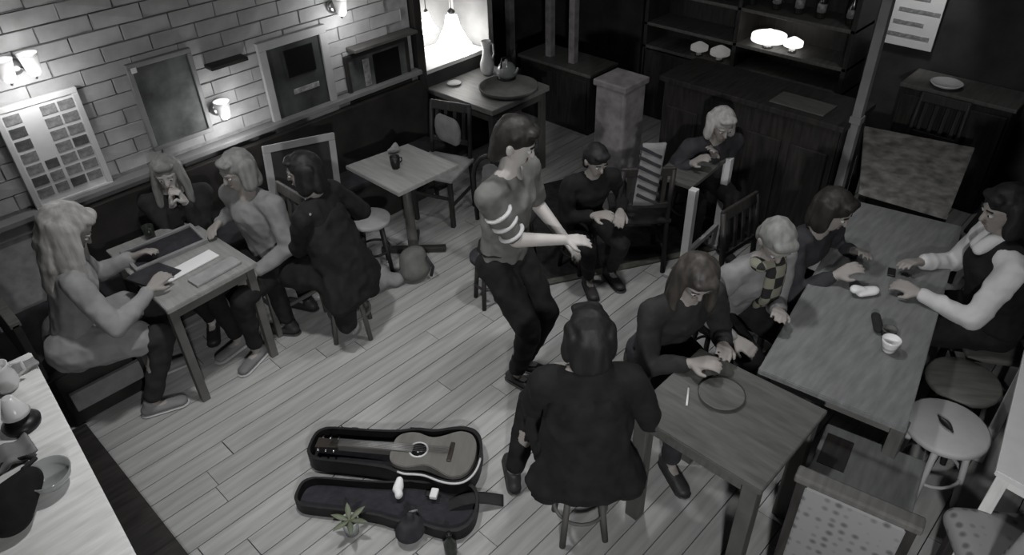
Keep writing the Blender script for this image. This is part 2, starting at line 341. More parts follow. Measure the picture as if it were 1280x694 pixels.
# lower left shelf table
t = thing('side_counter', 'long pale counter top running along the lower left edge', 'counter', (0, 0, 0))
prism('counter_top', [(-.40, 1.6), (.085, 1.6), (.245, 3.46), (-.40, 3.46)], .93, .97, 'pale_wood', t, .006)
prism('front_panel', [(.03, 1.6), (.06, 1.6), (.22, 3.44), (.19, 3.44)], 0, .93, 'dark_wood', t)
prism('end_panel', [(-.40, 3.41), (.18, 3.41), (.19, 3.44), (-.40, 3.44)], 0, .93, 'dark_wood', t)
t = thing('plinth_step', 'dark wooden step running along the foot of the side counter', 'step', (0, 0, 0))
prism('step_board', [(.07, 1.6), (.35, 1.6), (.34, 3.90), (.24, 3.90)], 0, .08, 'dark_wood', t, .006)
Z = .971
t = thing('white_jug', 'squat white jug at the far end of the side counter', 'jug', (.09, 3.27, Z)); lathe('jug_body', [(.045, 0), (.06, .03), (.055, .08), (.04, .11), (.048, .13), (.042, .13), (.035, .1)], 'ceramic', t); tube('handle', [(.05, 0, .11), (.09, 0, .1), (.09, 0, .05), (.057, 0, .035)], .008, 'ceramic', t)
t = thing('folded_cloth', 'folded pale cloth beside the squat jug on the side counter', 'cloth', (.17, 3.34, Z)); sheet('cloth_layer', lambda u, v: ((u - .5) * .14, (v - .5) * .07, .012 + .006 * math.sin(9 * u + 4 * v)), 12, 8, 'cloth_light', t, .012)
t = thing('white_cone_shade', 'small white conical shade on a dark round base on the counter', 'lamp', (.06, 2.98, Z)); lathe('base', [(.07, 0), (.075, .02), (.05, .04), (.012, .05), (.012, .08)], 'black_plastic', t); lathe('shade', [(.055, .07), (.05, .085), (.02, .16), (.014, .16)], 'ceramic', t)
t = thing('shoulder_bag', 'dark shoulder bag with a strap at the near end of the counter', 'bag', (-.05, 2.50, Z))
bm = bmesh.new(); hull(bm, ((-.08, -.06, .05), (.07, .05, .05)), ((.03, .10, .05), (.05, .05, .05)), ((-.06, .04, .11), (.05, .04, .02))); remeshed('bag_body', bm, .01, 'cloth_black', t); tube('strap', [(.03, .12, .09), (.08, .2, .04), (.06, .26, .02), (-.02, .3, .012), (-.1, .24, .012)], .009, 'cloth_charcoal', t)
t = thing('grey_scarf', 'lavender-grey folded scarf behind the dark shoulder bag', 'scarf', (-.05, 2.83, Z)); sheet('scarf_fold', lambda u, v: ((u - .5) * .2, (v - .5) * .14, .02 + .01 * math.sin(14 * u) + .006 * math.sin(10 * v)), 20, 10, 'cloth_mid', t, .015)
t = thing('glass_bowl', 'round grey glass bowl near the edge of the side counter', 'bowl', (.035, 2.56, Z)); lathe('bowl_dish', [(.03, 0), (.045, .006), (.075, .04), (.085, .07), (.08, .07), (.07, .042), (.02, .012)], 'glass_grey', t)

# ------------------------------------------------------------ objects on the left table
t = thing('writing_tray', 'dark slanted tray with a pale rim on the left table', 'tray', (1.17, 4.16, .752), math.radians(-2))
box('tray_panel', (0, 0, .012), (.42, .2, .015), 'case_lining', t, rot=(.10, 0, 0))
for s in (-1, 1): box('tray_rim', (0, s * .105, .022 + s * .01), (.45, .022, .03), 'cloth_mid', t, rot=(.1, 0, 0)); box('tray_rim', (s * .215, 0, .022), (.022, .2, .03), 'cloth_mid', t, rot=(.1, 0, 0))
tag(box('paper_sheet', (1.17, 3.88, .757), (.37, .105, .008), 'paper', bev=.001, rot=(0, 0, .10)), 'long white sheet of paper on the left table', 'paper')
tag(box('notebook', (1.26, 3.71, .761), (.30, .10, .016), 'cloth_light', bev=.003, rot=(0, 0, .10)), 'pale closed notebook along the near edge of the left table', 'book')
tag(box('dark_folder', (1.0, 3.95, .759), (.2, .24, .012), 'cloth_dark', bev=.002, rot=(0, 0, .3)), 'dark folder lying next to the writing tray', 'folder')
t = thing('drinking_glass', 'dark squat glass at the back of the left table', 'glass', (1.17, 4.36, .751)); lathe('glass_body', [(.03, 0), (.036, .09), (.033, .09), (.027, .01)], 'bottle_dark', t)

# ------------------------------------------------------------ chairs and stools
def chair_proto(frame, seatm, back='slats'):
    t = thing('wooden_chair', 'x', 'chair')
    box('seat', (0, 0, .44), (.41, .41, .035), seatm, t, .012)
    for sx in (-1, 1):
        for sy in (-1, 1):
            if sx > 0: box('leg', (.17, sy * .17, .21), (.034, .034, .42), frame, t)
            else: tube('leg', [(-.20, sy * .18, 0), (-.185, sy * .175, .42), (-.20, sy * .175, .65), (-.24, sy * .17, .88)], .018, frame, t)
    for sy in (-1, 1): box('stretcher', (0, sy * .172, .2), (.34, .02, .025), frame, t)
    box('stretcher', (.17, 0, .26), (.02, .32, .025), frame, t)
    box('top_rail', (-.235, 0, .86), (.024, .37, .075), frame, t, .008, (0, -.2, 0))
    box('lower_rail', (-.2, 0, .58), (.02, .34, .04), frame, t, .005)
    for k in range(4): box('back_slat', (-.215, -.12 + k * .08, .71), (.012, .03, .26), frame, t, .003, (0, -.13, 0))
    return t
CH = {}
def chair(label, x, y, ang, kind=('mid_wood', 'mid_wood'), group=None):
    if kind not in CH: CH[kind] = chair_proto(*kind); o = CH[kind]
    else: o = copy_tree(CH[kind])
    o.location = (x, y, 0); o.rotation_euler = (0, 0, ang); tag(o, label, 'chair'); return o
def stool(label, x, y, h, r, topm, legm, name='round_stool'):
    t = thing(name, label, 'stool', (x, y, 0), random.random())
    lathe('seat', [(r - .02, h - .045), (r, h - .03), (r, h - .008), (r - .012, h), (0, h + .001)], topm, t)
    for k in range(4):
        a = k * PI / 2; c, s = math.cos(a), math.sin(a)
        tube('leg', [(c * r * .62, s * r * .62, h - .04), (c * r * .9, s * r * .9, 0)], .016, legm, t)
    tube('foot_ring', [(r * .76 * math.cos(i * PI / 10), r * .76 * math.sin(i * PI / 10), h * .42) for i in range(20)], .009, legm, t, closed=True)
    return t
chair('wooden chair under the grey-haired person at the left table', 1.74, 3.98, PI)
stool('wooden stool under the person in the black coat', 1.94, 3.48, .44, .18, 'cloth_charcoal', 'mid_wood')
stool('stool with a pale round seat tucked at the square pedestal table', 2.50, 3.93, .46, .15, 'cloth_light', 'dark_wood')
stool('dark stool added in place of a floor shadow behind the standing man', 2.80, 3.02, .40, .13, 'cloth_dark', 'dark_wood')  # added stool; its dark shape stands in for a shadow on the floor
t = chair('pale-seated chair between the square table and the window table', 3.38, 4.15, math.radians(200), ('dark_wood', 'cloth_light'))
t = thing('pale_cushion', 'rounded pale cushion leaning on the chair by the window table', 'cushion', (3.52, 4.19, .70)); bm = bmesh.new(); hull(bm, ((0, -.09, 0), (.035, .06, .12)), ((0, .09, 0), (.035, .06, .12))); remeshed('cushion_body', bm, .012, 'cloth_mid', t)
# frame leaning on the bench
t = thing('leaning_frame', 'large pale-edged empty frame leaning against the wall bench', 'frame', (2.24, 4.27, .74)); 
frame_parts(t, .56, .60, .05, 'cream_paint', .025, 'dark_wall'); t.rotation_euler = (math.radians(-10), math.radians(10), 0)
# low things on the floor by the square table
t = thing('cloth_bag', 'crumpled pale bag on the floor under the square table', 'bag', (2.34, 3.72, 0)); bm = bmesh.new(); hull(bm, ((0, 0, .07), (.13, .08, .07)), ((.06, .03, .14), (.06, .05, .04))); hull(bm, ((.13, -.06, .05), (.07, .05, .05)), ((.05, -.02, .1), .04)); remeshed('bag_body', bm, .012, 'cloth_mid', t)
t = thing('backpack', 'grey backpack on the floor beside the crumpled pale bag', 'bag', (2.62, 3.62, 0)); bm = bmesh.new(); hull(bm, ((0, 0, .09), (.13, .1, .09)), ((0, .02, .2), (.11, .08, .06))); remeshed('bag_body', bm, .012, 'cloth_grey', t); tube('strap', [(.05, -.08, .2), (.07, -.12, .12), (.06, -.1, .04)], .012, 'cloth_dark', t)

# ------------------------------------------------------------ right-hand tables
ta = table('grey-brown table at the front right with a writing person behind it', [(2.00, .62), (2.60, .62), (2.58, 1.27), (2.00, 1.27)], .75, 'grey_table', 'grey_table', legw=.07)
tb = table('long grey table at the right with a white cup and papers', [(2.72, .32), (4.58, .69), (4.46, 1.30), (2.63, .98)], .75, 'cool_table', 'mid_wood', legw=.06)
table('table with a mottled top beyond the long grey table', [(4.66, .80), (5.75, .98), (5.60, 1.72), (4.62, 1.34)], .74, 'mottled_top', 'dark_wood')
# settle chair with floral back
t = thing('floral_settle', 'low wooden settle with a floral fabric back beside the long table', 'settle', (2.42, .36, 0), math.radians(10))
box('seat', (.06, 0, .50), (.66, .44, .04), 'cool_table', t, .01); box('back_panel', (-.27, 0, .50), (.05, .40, .62), 'floral', t, .02); box('top_rail', (-.27, 0, .83), (.07, .47, .04), 'mid_wood', t, .01)
for sx in (-.27, .33):
    for sy in (-.2, .2): box('leg', (sx, sy, .24 if sx > 0 else .41), (.045, .045, .48 if sx > 0 else .82), 'dark_wood', t)
box('front_rail', (.34, 0, .44), (.03, .38, .07), 'mid_wood', t); box('seat_patch', (.22, .14, .5215), (.2, .12, .004), 'dark_wood', t, .001)
stool('round white-topped stool with a dark leaf-shaped dish on it', 3.15, .22, .50, .19, 'cream_paint', 'cream_paint')
stool('round grey-topped stool behind the white-topped stool', 3.56, .27, .48, .18, 'grey_table', 'dark_wood')
t = thing('leaf_dish', 'small dark leaf-shaped dish on the white-topped stool', 'dish', (3.14, .23, .502), math.radians(55))
sheet('dish_body', lambda u, v: ((u - .5) * .11, (v - .5) * .045 * math.sin(PI * min(.97, max(.03, u))), .004 + .01 * (2 * v - 1)**2), 14, 6, 'black_plastic', t, .004)
t = table('white table at the right edge of the picture', [(2.70, -.60), (3.60, -.60), (3.64, .10), (2.74, -.03)], .75, 'white_paint', 'pale_wood')
t = thing('floral_chair', 'floral upholstered chair in the lower right corner', 'chair', (2.66, -.22, 0), math.radians(35)); 
bm = bmesh.new(); hull(bm, ((-.1, -.16, .42), (.06, .06, .06)), ((-.1, .16, .42), (.06, .06, .06)), ((.16, .16, .42), (.06, .06, .06)), ((.16, -.16, .42), (.06, .06, .06))); remeshed('seat', bm, .014, 'floral', t)
bm = bmesh.new(); hull(bm, ((-.17, -.15, .5), (.04, .05, .06)), ((-.17, .15, .5), (.04, .05, .06)), ((-.2, .13, .82), (.035, .05, .05)), ((-.2, -.13, .82), (.035, .05, .05))); remeshed('backrest', bm, .014, 'floral', t)
for sx in (-.15, .15):
    for sy in (-.15, .15): box('leg', (sx, sy, .19), (.04, .04, .38), 'dark_wood', t)
# things on the long table
def cup(label, loc, m='ceramic', s=1.):
    t = thing('cup', label, 'cup', loc); lathe('cup_body', [(.025 * s, 0), (.03 * s, .01), (.042 * s, .06 * s), (.045 * s, .075 * s), (.04 * s, .075 * s), (.034 * s, .02), (.01, .012)], m, t); tube('handle', [(.042 * s, 0, .06 * s), (.068 * s, 0, .055 * s), (.066 * s, 0, .03 * s), (.034 * s, 0, .02 * s)], .005 * s, m, t)
cup('white cup near the middle of the long grey table', (3.17, .58, .751))
t = thing('crumpled_papers', 'crumpled white papers on the long table before the dark-jacketed person', 'paper', (3.52, .84, .751)); bm = bmesh.new(); hull(bm, ((0, .02, .02), (.05, .03, .018)), ((.05, -.02, .02), (.04, .03, .02))); hull(bm, ((-.03, .05, .04), (.035, .03, .02)), ((.0, .02, .03), .02)); remeshed('paper_body', bm, .007, 'paper', t, 1)
t = thing('dark_glasses_case', 'dark object beside the crumpled papers on the long table', 'case', (3.32, .70, .751), .5); bm = bmesh.new(); hull(bm, ((-.05, 0, .02), (.03, .025, .02)), ((.05, 0, .02), (.03, .025, .02))); remeshed('case_body', bm, .007, 'cloth_charcoal', t)
tag(box('dark_phone', (3.82, .82, .757), (.075, .04, .01), 'black_plastic', bev=.003, rot=(0, 0, .3)), 'small dark phone on the far half of the long table', 'phone')
cup('small dim cup on the long table left of the white cup', (3.26, .62, .751), 'grey_table', .8)
t = thing('pen', 'white pen lying by the writing person on the front right table', 'pen', (2.25, 1.13, .756), .5); tube('pen_barrel', [(-.06, 0, 0), (.05, 0, 0)], .005, 'white_paint', t); tube('pen_tip', [(.05, 0, 0), (.065, 0, 0)], .005, 'metal', t, r1=.001)
t = thing('grey_plate', 'flat grey plate on the front right table', 'plate', (2.36, 1.02, .751)); lathe('plate_dish', [(.06, 0), (.1, .012), (.108, .016), (.1, .017), (.06, .006)], 'grey_table', t)

# ------------------------------------------------------------ middle and far part of the room
t = thing('floor_shade_sheet', 'dark sheet standing in for unlit floor in front of the bar, with a paler border', 'floor_shade', (0, 0, 0))  # shade of the unlit floor put in as a near-black sheet
prism('shade_field', [(3.05, 2.98), (5.05, 1.86), (5.6, 3.3), (3.9, 4.0)], .001, .012, 'floor_shade', t)
prism('edge_strip', [(3.02, 2.93), (5.04, 1.80), (5.05, 1.86), (3.05, 2.98)], .001, .014, 'floor_edge_strip', t)
t = thing('bar_counter', 'long dark bar counter in front of the lit bottle shelves', 'bar', (4.98, 2.30, 0))
box('front_panel', (-.2, 0, .52), (.05, 1.4, 1.04), 'dark_wood', t)
for k in range(4): box('front_moulding', (-.23, -.52 + k * .345, .5), (.02, .28, .7), 'dark_wood', t, .008)
box('counter_top', (0, 0, 1.06), (.52, 1.46, .04), 'dark_wood', t); box('back_panel', (.22, 0, .52), (.04, 1.4, 1.04), 'dark_wood', t)
for s in (-1, 1): box('side_panel', (0, s * .69, .52), (.42, .04, 1.04), 'dark_wood', t)
tag(box('bar_mat', (4.9, 1.95, 1.087), (.22, .4, .012), 'grey_table'), 'grey mat on the near end of the bar counter', 'mat')
t = thing('tall_post', 'tall grey wooden post at the end of the bar', 'post', (4.86, 1.55, 0)); box('shaft', (0, 0, 1.72), (.06, .06, 3.44), 'grey_paint', t); box('base_block', (0, 0, .09), (.1, .1, .18), 'grey_paint', t); box('collar', (0, 0, 1.1), (.075, .075, .05), 'grey_paint', t)
t = thing('stone_pillar', 'short mottled stone pillar behind the seated person in black', 'pillar', (4.32, 3.10, 0)); box('shaft', (0, 0, .56), (.27, .27, 1.12), 'stone_post', t, .02); box('cap', (0, 0, 1.14), (.3, .3, .05), 'stone_post', t, .01); box('base', (0, 0, .05), (.32, .32, .1), 'stone_post', t, .01)
# back bar
t = thing('back_bar_shelf', 'dark back-bar shelving with bottles and small lamps', 'shelf', (6.25, 3.12, 0))
box('back_panel', (.2, 0, 1.0), (.04, 2.0, 2.0), 'dark_wood', t)
for z in (.72, .94, 1.25, 1.7): box('shelf_board', (0, 0, z), (.38, 2.0, .03), 'mid_wood', t)
for s in (-1, 0, 1): box('upright', (0, s * .98, 1.0) if s else (0, .02, 1.0), (.38, .04, 2.0), 'dark_wood', t)
box('cabinet_base', (0, 0, .35), (.38, 1.96, .68), 'dark_wood', t)
def bar_lamp(label, loc, s, m, r=.09):
    t = thing('bar_lamp', label, 'lamp', loc); lathe('lamp_globe', [(.02 * s, 0), (r * s, .03 * s), (r * s, .07 * s), (.04 * s, .1 * s), (.02, .11 * s)], m, t); lathe('lamp_foot', [(.04 * s, -.028), (.035 * s, -.01), (.02 * s, .002)], 'metal', t)
bar_lamp('brightest round lamp on the back-bar shelf', (6.13, 2.86, .987), 1.15, 'bar_glow', .13); bar_lamp('smaller bright lamp right of the brightest bar lamp', (6.15, 2.64, .987), .9, 'bar_glow')
bar_lamp('dim pale lamp at the left of the back-bar shelf', (6.12, 3.52, .736 + .03), .9, 'bar_glow_dim'); bar_lamp('dim pale lamp next to the leftmost bar lamp', (6.12, 3.30, .767), 1.0, 'bar_glow_dim')
tag(box('counter_card', (6.03, 2.95, .71), (.01, .62, .03), 'paper'), 'long pale card strip along the back-bar shelf edge', 'card')
bp = None
for z, n in ((1.266, 9),):
    for k in range(n):
        y = 2.24 + k * .215 + random.uniform(-.03, .03) if z > 1 else 1.95 + k * .13
        if bp is None:
            bp = thing('bottle', 'dark glass bottle standing on the back-bar shelves', 'bottle', group='bottles on the back bar')
            lathe('bottle_body', [(.036, 0), (.038, .01), (.038, .16), (.015, .21), (.013, .27)], 'bottle_dark', bp); lathe('bottle_cap', [(.015, .27), (.015, .29)], 'metal', bp); lathe('bottle_label', [(.0385, .05), (.0388, .05), (.0388, .12), (.0385, .12)], 'print_grey', bp); b = bp
        else: b = copy_tree(bp)
        b.location = (6.2, y, z)
t = thing('wall_poster', 'bright white poster with grey printed lines on the far wall', 'poster', (6.57, 1.88, 1.33))
box('sheet', (0, 0, 0), (.012, .42, .54), 'paper', t, .002)
for k in range(5): box('printed_line', (-.008, (-.02, .03, -.04, .02, 0)[k], .22 - k * .1), (.004, (.3, .26, .32, .24, .34)[k], .03), 'print_grey', t, .001)
lamp('poster_light', 'SPOT', (6.1, 1.80, 2.2), 22, .05, rot=(0, math.radians(-30), 0), spot=50)
t = thing('picture_light', 'small wall-washing lamp over the white poster', 'lamp', (6.1, 1.80, 2.23)); lathe('lamp_hood', [(.02, .06), (.04, .05), (.05, .0), (.045, 0), (.03, .04)], 'metal', t); tube('arm', [(0, 0, .05), (.2, 0, .1), (.48, 0, .1)], .008, 'metal', t)
t = thing('dark_cabinet', 'tall dark cabinet against the far wall below the poster', 'cabinet', (6.38, 1.30, 0)); box('body', (0, 0, .44), (.36, .8, .88), 'dark_wood', t)
for s in (-1, 1): d = box('door', (-.19, s * .2, .44), (.02, .36, .78), 'dark_wood', t); lathe('knob', [(.012, 0), (.015, .02), (.005, .025)], 'metal', d, (-.01, -s * .14, .05), rot=(0, -PI / 2, 0))
box('cabinet_top', (0, 0, .895), (.4, .84, .03), 'mid_wood', t)
t = thing('pale_dish', 'pale oval dish on the dark cabinet', 'dish', (6.3, 1.42, .911)); lathe('dish_body', [(.05, 0), (.1, .02), (.12, .04), (.11, .04), (.05, .01)], 'ceramic', t)
chair('dark chair at the far side of the mottled table', 5.9, 1.35, PI, ('dark_wood', 'cloth_charcoal')); chair('dark chair on the right of the mottled table', 5.3, .55, PI / 2, ('dark_wood', 'cloth_charcoal'))
# balustrade posts behind the window table
for (x, y, l) in ((5.40, 5.30, 'leftmost of the grey posts behind the window table'), (5.45, 4.80, 'middle grey post behind the window table'), (5.45, 4.50, 'rightmost of the grey posts behind the window table')):
    t = thing('grey_post', l, 'post', (x, y, 0)); box('shaft', (0, 0, .75), (.07, .07, 1.5), 'stone_post', t); box('base_block', (0, 0, .1), (.1, .1, .2), 'stone_post', t); lathe('finial', [(.04, 1.5), (.05, 1.53), (.03, 1.58), (.01, 1.6)], 'stone_post', t)
t = thing('low_sideboard', 'low dark sideboard with a pale lit edge behind the window table', 'sideboard', (5.5, 4.62, 0)); box('body', (0, 0, .3), (.4, .9, .6), 'dark_wood', t); box('sideboard_top', (0, 0, .615), (.44, .94, .03), 'mid_wood', t); 
for s in (-1, 1): box('door', (-.205, s * .22, .3), (.015, .4, .5), 'dark_wood', t)
# chairs with arched backs
def arch_chair(label, x, y, ang, m):
    t = thing('bentwood_chair', label, 'chair', (x, y, 0), ang)
    lathe('seat', [(.18, .43), (.2, .44), (.2, .46), (.18, .47), (0, .47)], 'cloth_charcoal', t)
    arc = [(-.17, -.17, .45)] + [(-.2 - .03 * math.sin(a), -.16 * math.cos(a), .75 + .26 * math.sin(a)) for a in [PI * i / 12 for i in range(13)]] + [(-.17, .17, .45)]
    tube('back_hoop', arc, .016, 'dark_wood', t)
    bm = bmesh.new(); hull(bm, ((-.19, -.11, .58), (.01, .03, .05)), ((-.19, .11, .58), (.01, .03, .05)), ((-.215, 0, .86), (.01, .09, .1))); remeshed('back_pad', bm, .012, m, t)
    for k in range(4): a = PI / 4 + k * PI / 2; tube('leg', [(.15 * math.cos(a), .15 * math.sin(a), .44), (.19 * math.cos(a), .19 * math.sin(a), 0)], .015, 'dark_wood', t)
    return t
arch_chair('bentwood chair with a dark hoop around a pale back pad', 3.22, 3.22, math.radians(15), 'cloth_mid')
t = thing('striped_cloth', 'pale cloth with diagonal stripes hanging over a chair back', 'cloth', (3.725, 2.405, 0), math.radians(45))
sheet('cloth_panel', lambda u, v: ((.003 * math.sin(7 * u + 2)), (u - .5) * .15 + (v - .5) * -.04, .62 + .46 * v), 10, 10, 'cloth_mid', t, .02)
for k in range(6): box('stripe', (-.008, -.0, .67 + k * .07), (.04, .165, .022), 'cloth_dark', t, .004, (math.radians(28), 0, 0))
chair('dark chair the striped cloth hangs over', 3.90, 2.58, math.radians(45), ('dark_wood', 'cloth_charcoal'))
# high table with white posts
t = thing('white_leg_table', 'small table with two white posts beside the unlit floor', 'table', (4.08, 2.18, 0), math.radians(4)); box('table_top', (.12, .16, .74), (.56, .30, .03), 'grey_table', t); 
for x, y in ((-.19, -.02), (.36, -.0)): box('post_leg', (x, y, .38), (.055, .055, .76), 'white_paint', t); box('foot', (x, y + .03, .015), (.09, .2, .03), 'cream_paint', t)
box('stretcher', (.08, 0, .2), (.52, .03, .04), 'cream_paint', t)

# ------------------------------------------------------------ guitar in open case, and floor clutter
def smoothpts(tab, n=5):
    out = []
    for i in range(len(tab) - 1):
        p0 = tab[max(0, i - 1)]; p1 = tab[i]; p2 = tab[i + 1]; p3 = tab[min(len(tab) - 1, i + 2)]
        for k in range(n):
            u = k / n; out.append(tuple(max(0.0005 if j else -9, .5 * (2 * p1[j] + (p2[j] - p0[j]) * u + (2 * p0[j] - 5 * p1[j] + 4 * p2[j] - p3[j]) * u * u + (3 * p1[j] - p0[j] - 3 * p2[j] + p3[j]) * u**3)) for j in (0, 1)))
    return out + [tab[-1]]
def poly(h): return [(x, w_) for x, w_ in h] + [(x, -w_) for x, w_ in reversed(h) if w_ > .0001]
L = 1.02
ga = math.atan2(2.03 - 2.78, 1.70 - 1.15)
t = thing('guitar_case', 'open black guitar case with grey lining on the floor', 'case', (1.155, 2.76, 0), ga)
hh = smoothpts([(-.02, .02), (-.012, .07), (.02, .105), (.08, .12), (.3, .125), (.44, .135), (.50, .15), (.56, .165), (.61, .163), (.67, .165), (.75, .19), (.82, .20), (.88, .185), (.92, .14), (.94, .08), (.945, .02)], 3)
def shell(name, h, z0, z1, th, m, parent):
    o = poly(h); n = len(o); bm = bmesh.new()
    inn = [(x * .97 + .015, w_ * (1 - th * 6)) for x, w_ in o]
    a = [bm.verts.new((x, y, z0)) for x, y in o]; b = [bm.verts.new((x, y, z1)) for x, y in o]; c = [bm.verts.new((x, y, z1)) for x, y in inn]; d = [bm.verts.new((x, y, z0 + .012)) for x, y in inn]
    for i in range(n):
        j = (i + 1) % n
        for p, q in ((a, b), (b, c), (c, d)): bm.faces.new((p[i], p[j], q[j], q[i]))
    bm.faces.new(a[::-1]); bm.faces.new(d); return link(name, bm, m, parent)
shell('case_base', hh, .005, .105, .02, 'case_shell', t)
prism('case_lining', poly([(x * .96 + .02, w_ * .86) for x, w_ in hh]), .018, .03, 'case_lining', t)
lid = shell('case_lid', hh, 0, .07, .02, 'case_shell', t); lid.location = (.03, -.30, .004); lid.scale = (1, .8, 1)
prism('lid_lining', poly([(x * .96 + .02, w_ * .86) for x, w_ in hh]), .014, .02, 'case_lining', lid)
tube('rim_binding', [(x, -w_ + .002, .108) for x, w_ in hh if x > .5], .006, 'binding', t)
for x in (.2, .45, .8): box('latch', (x, {.2: .124, .45: .138, .8: .2}[x], .09), (.04, .012, .03), 'metal', t)
box('case_handle', (.56, .18, .06), (.12, .03, .02), 'black_plastic', t)
g = thing('acoustic_guitar', 'acoustic guitar lying in the open black case', 'guitar', (1.155, 2.76, .03), ga)
body_h = [(x + .45, w_ * .97) for x, w_ in smoothpts([(0, .03), (.005, .07), (.03, .105), (.08, .125), (.13, .123), (.18, .105), (.22, .102), (.27, .122), (.33, .155), (.375, .162), (.42, .145), (.45, .1), (.462, .05), (.465, .01)], 3)]
prism('guitar_body', poly(body_h), 0, .085, 'spruce', g, .004)
prism('guitar_neck', [(.15, -.024), (.5, -.027), (.5, .027), (.15, .024)], .05, .088, 'mid_wood', g); prism('fretboard', [(.15, -.022), (.57, -.026), (.57, .026), (.15, .022)], .088, .093, 'mid_wood', g)
prism('headstock', [(.02, -.035), (.15, -.026), (.15, .026), (.02, .035)], .055, .075, 'rosewood', g)
lathe('sound_hole', [(.045, .0855), (.045, .0862), (0, .0862)], 'eye_dark', g, (.60, 0, 0)); lathe('rosette', [(.055, .0852), (.055, .0858), (.046, .0858)], 'binding', g, (.60, 0, 0))
box('bridge', (.78, 0, .09), (.025, .13, .01), 'rosewood', g)
for k in range(6):
    tube('tuning_peg', [(.04 + .045 * (k % 3), (-.055 if k < 3 else .055), .065), (.04 + .045 * (k % 3), (-.03 if k < 3 else .03), .065)], .006, 'metal', g, 8)
    tube('string', [(.1, (k - 2.5) * .007, .08), (.15, (k - 2.5) * .007, .096), (.78, (k - 2.5) * .009, .099)], .0009, 'metal', g, 5)
t = thing('case_strap', 'dark strap trailing from the guitar case onto the floor', 'strap', (1.5, 1.86, 0)); sheet('strap_band', lambda u, v: (-.1 + .26 * u, .06 - .2 * u + .05 * math.sin(4 * u), .012 + .02 * math.sin(3 * u) + .03 * (v - .5) * 0 ) if 0 else (-.1 + .24 * u + .05 * (v - .5), .10 - .2 * u + .05 * (v - .5), .012 + .05 * math.sin(PI * u)), 16, 3, 'cloth_charcoal', t, .006)
t = thing('white_tissue', 'crumpled white tissue in the lid of the guitar case', 'tissue', (1.29, 2.19, .03)); bm = bmesh.new(); hull(bm, ((0, 0, .04), (.035, .025, .03)), ((.03, .02, .06), .02)); hull(bm, ((-.02, -.03, .03), (.025, .02, .025)), ((0, 0, .05), .015)); remeshed('tissue_body', bm, .007, 'paper', t, 1)
t = thing('tuner_clip', 'small pale tuner in the guitar case lid beside the tissue', 'tuner', (1.40, 2.03, .03), .6); box('tuner_body', (0, 0, .03), (.06, .04, .025), 'ceramic', t, .006); box('tuner_jaw', (.0, .03, .02), (.03, .03, .015), 'black_plastic', t)
t = thing('dark_bag', 'small dark drawstring bag on the floor below the guitar case', 'bag', (1.18, 1.96, 0)); bm = bmesh.new(); hull(bm, ((0, 0, .05), (.085, .075, .05)), ((0, 0, .10), (.06, .05, .03))); hull(bm, ((0, 0, .1), .03), ((.01, .0, .16), .018)); remeshed('bag_body', bm, .009, 'cloth_dark', t); tube('drawstring', [(.03, .03, .135), (.08, .04, .09), (.1, .07, .01)], .005, 'cloth_light', t)
t = thing('plant_glass', 'short glass with a few green leaves on the floor', 'glass', (.99, 2.20, 0)); lathe('glass_body', [(.035, 0), (.045, .1), (.041, .1), (.03, .01)], 'glass_grey', t)
for k in range(6): a = k * 1.05; sheet('leaf', lambda u, v, a=a: (math.cos(a) * .1 * u - math.sin(a) * .03 * (v - .5) * math.sin(PI * max(.05, u)), math.sin(a) * .1 * u + math.cos(a) * .03 * (v - .5) * math.sin(PI * max(.05, u)), .09 + .05 * u - .03 * u * u), 6, 2, 'leaf', t, .002)
t = thing('dark_bottle', 'small dark bottle on the floor at the bottom edge', 'bottle', (1.25, 1.74, 0)); lathe('bottle_body', [(.03, 0), (.032, .01), (.032, .09), (.012, .12), (.011, .15)], 'bottle_dark', t); lathe('bottle_cap', [(.014, .15), (.014, .165)], 'black_plastic', t)

# ------------------------------------------------------------ people
def ik(a, b, l1, l2, pole):
    d = b - a; D = min(d.length, (l1 + l2) * .995); dn = d.normalized(); b = a + dn * D
    x = (l1 * l1 - l2 * l2 + D * D) / (2 * D); h = math.sqrt(max(0, l1 * l1 - x * x))
    p = pole - dn * pole.dot(dn); p = p.normalized() if p.length > 1e-4 else dn.orthogonal().normalized()
    return a + dn * x + p * h, b
def hand(bm, wr, d, n, side, curl):
    """palm, four unequal curled fingers, thumb from the side of the palm; d along the hand, n out of the back"""
    d = d.normalized(); n = (n - d * n.dot(d)).normalized(); s = d.cross(n) * side
    k0 = wr + d * .085
    hull(bm, (wr, (.026, .026, .022)), (wr + d * .03 + s * .018, .016), (wr + d * .03 - s * .018, .016), (k0 + s * .03, .0125), (k0 - s * .03, .0125))
    for i, ln in enumerate((.070, .078, .073, .058)):
        o = k0 + s * (.031 - .0205 * i); dd = (d + s * (.09 - .06 * i)).normalized(); p = o; r = .0098 - .0006 * (i == 3)
        for j, f in enumerate((.45, .32, .23)):
            ang = curl * (j + .6) * .55; v = dd * math.cos(ang) - n * math.sin(ang); q = p + v * ln * f
            hull(bm, (p, r), (q, r * .92)); p = q; r *= .92
    o = wr + d * .028 + s * .03; v = (d * .65 + s * .65 - n * .35).normalized(); q = o + v * .038; hull(bm, (o, .0135), (q, .0115)); v2 = (d * .9 + s * .15 - n * .45).normalized(); hull(bm, (q, .0115), (q + v2 * .03, .0095))
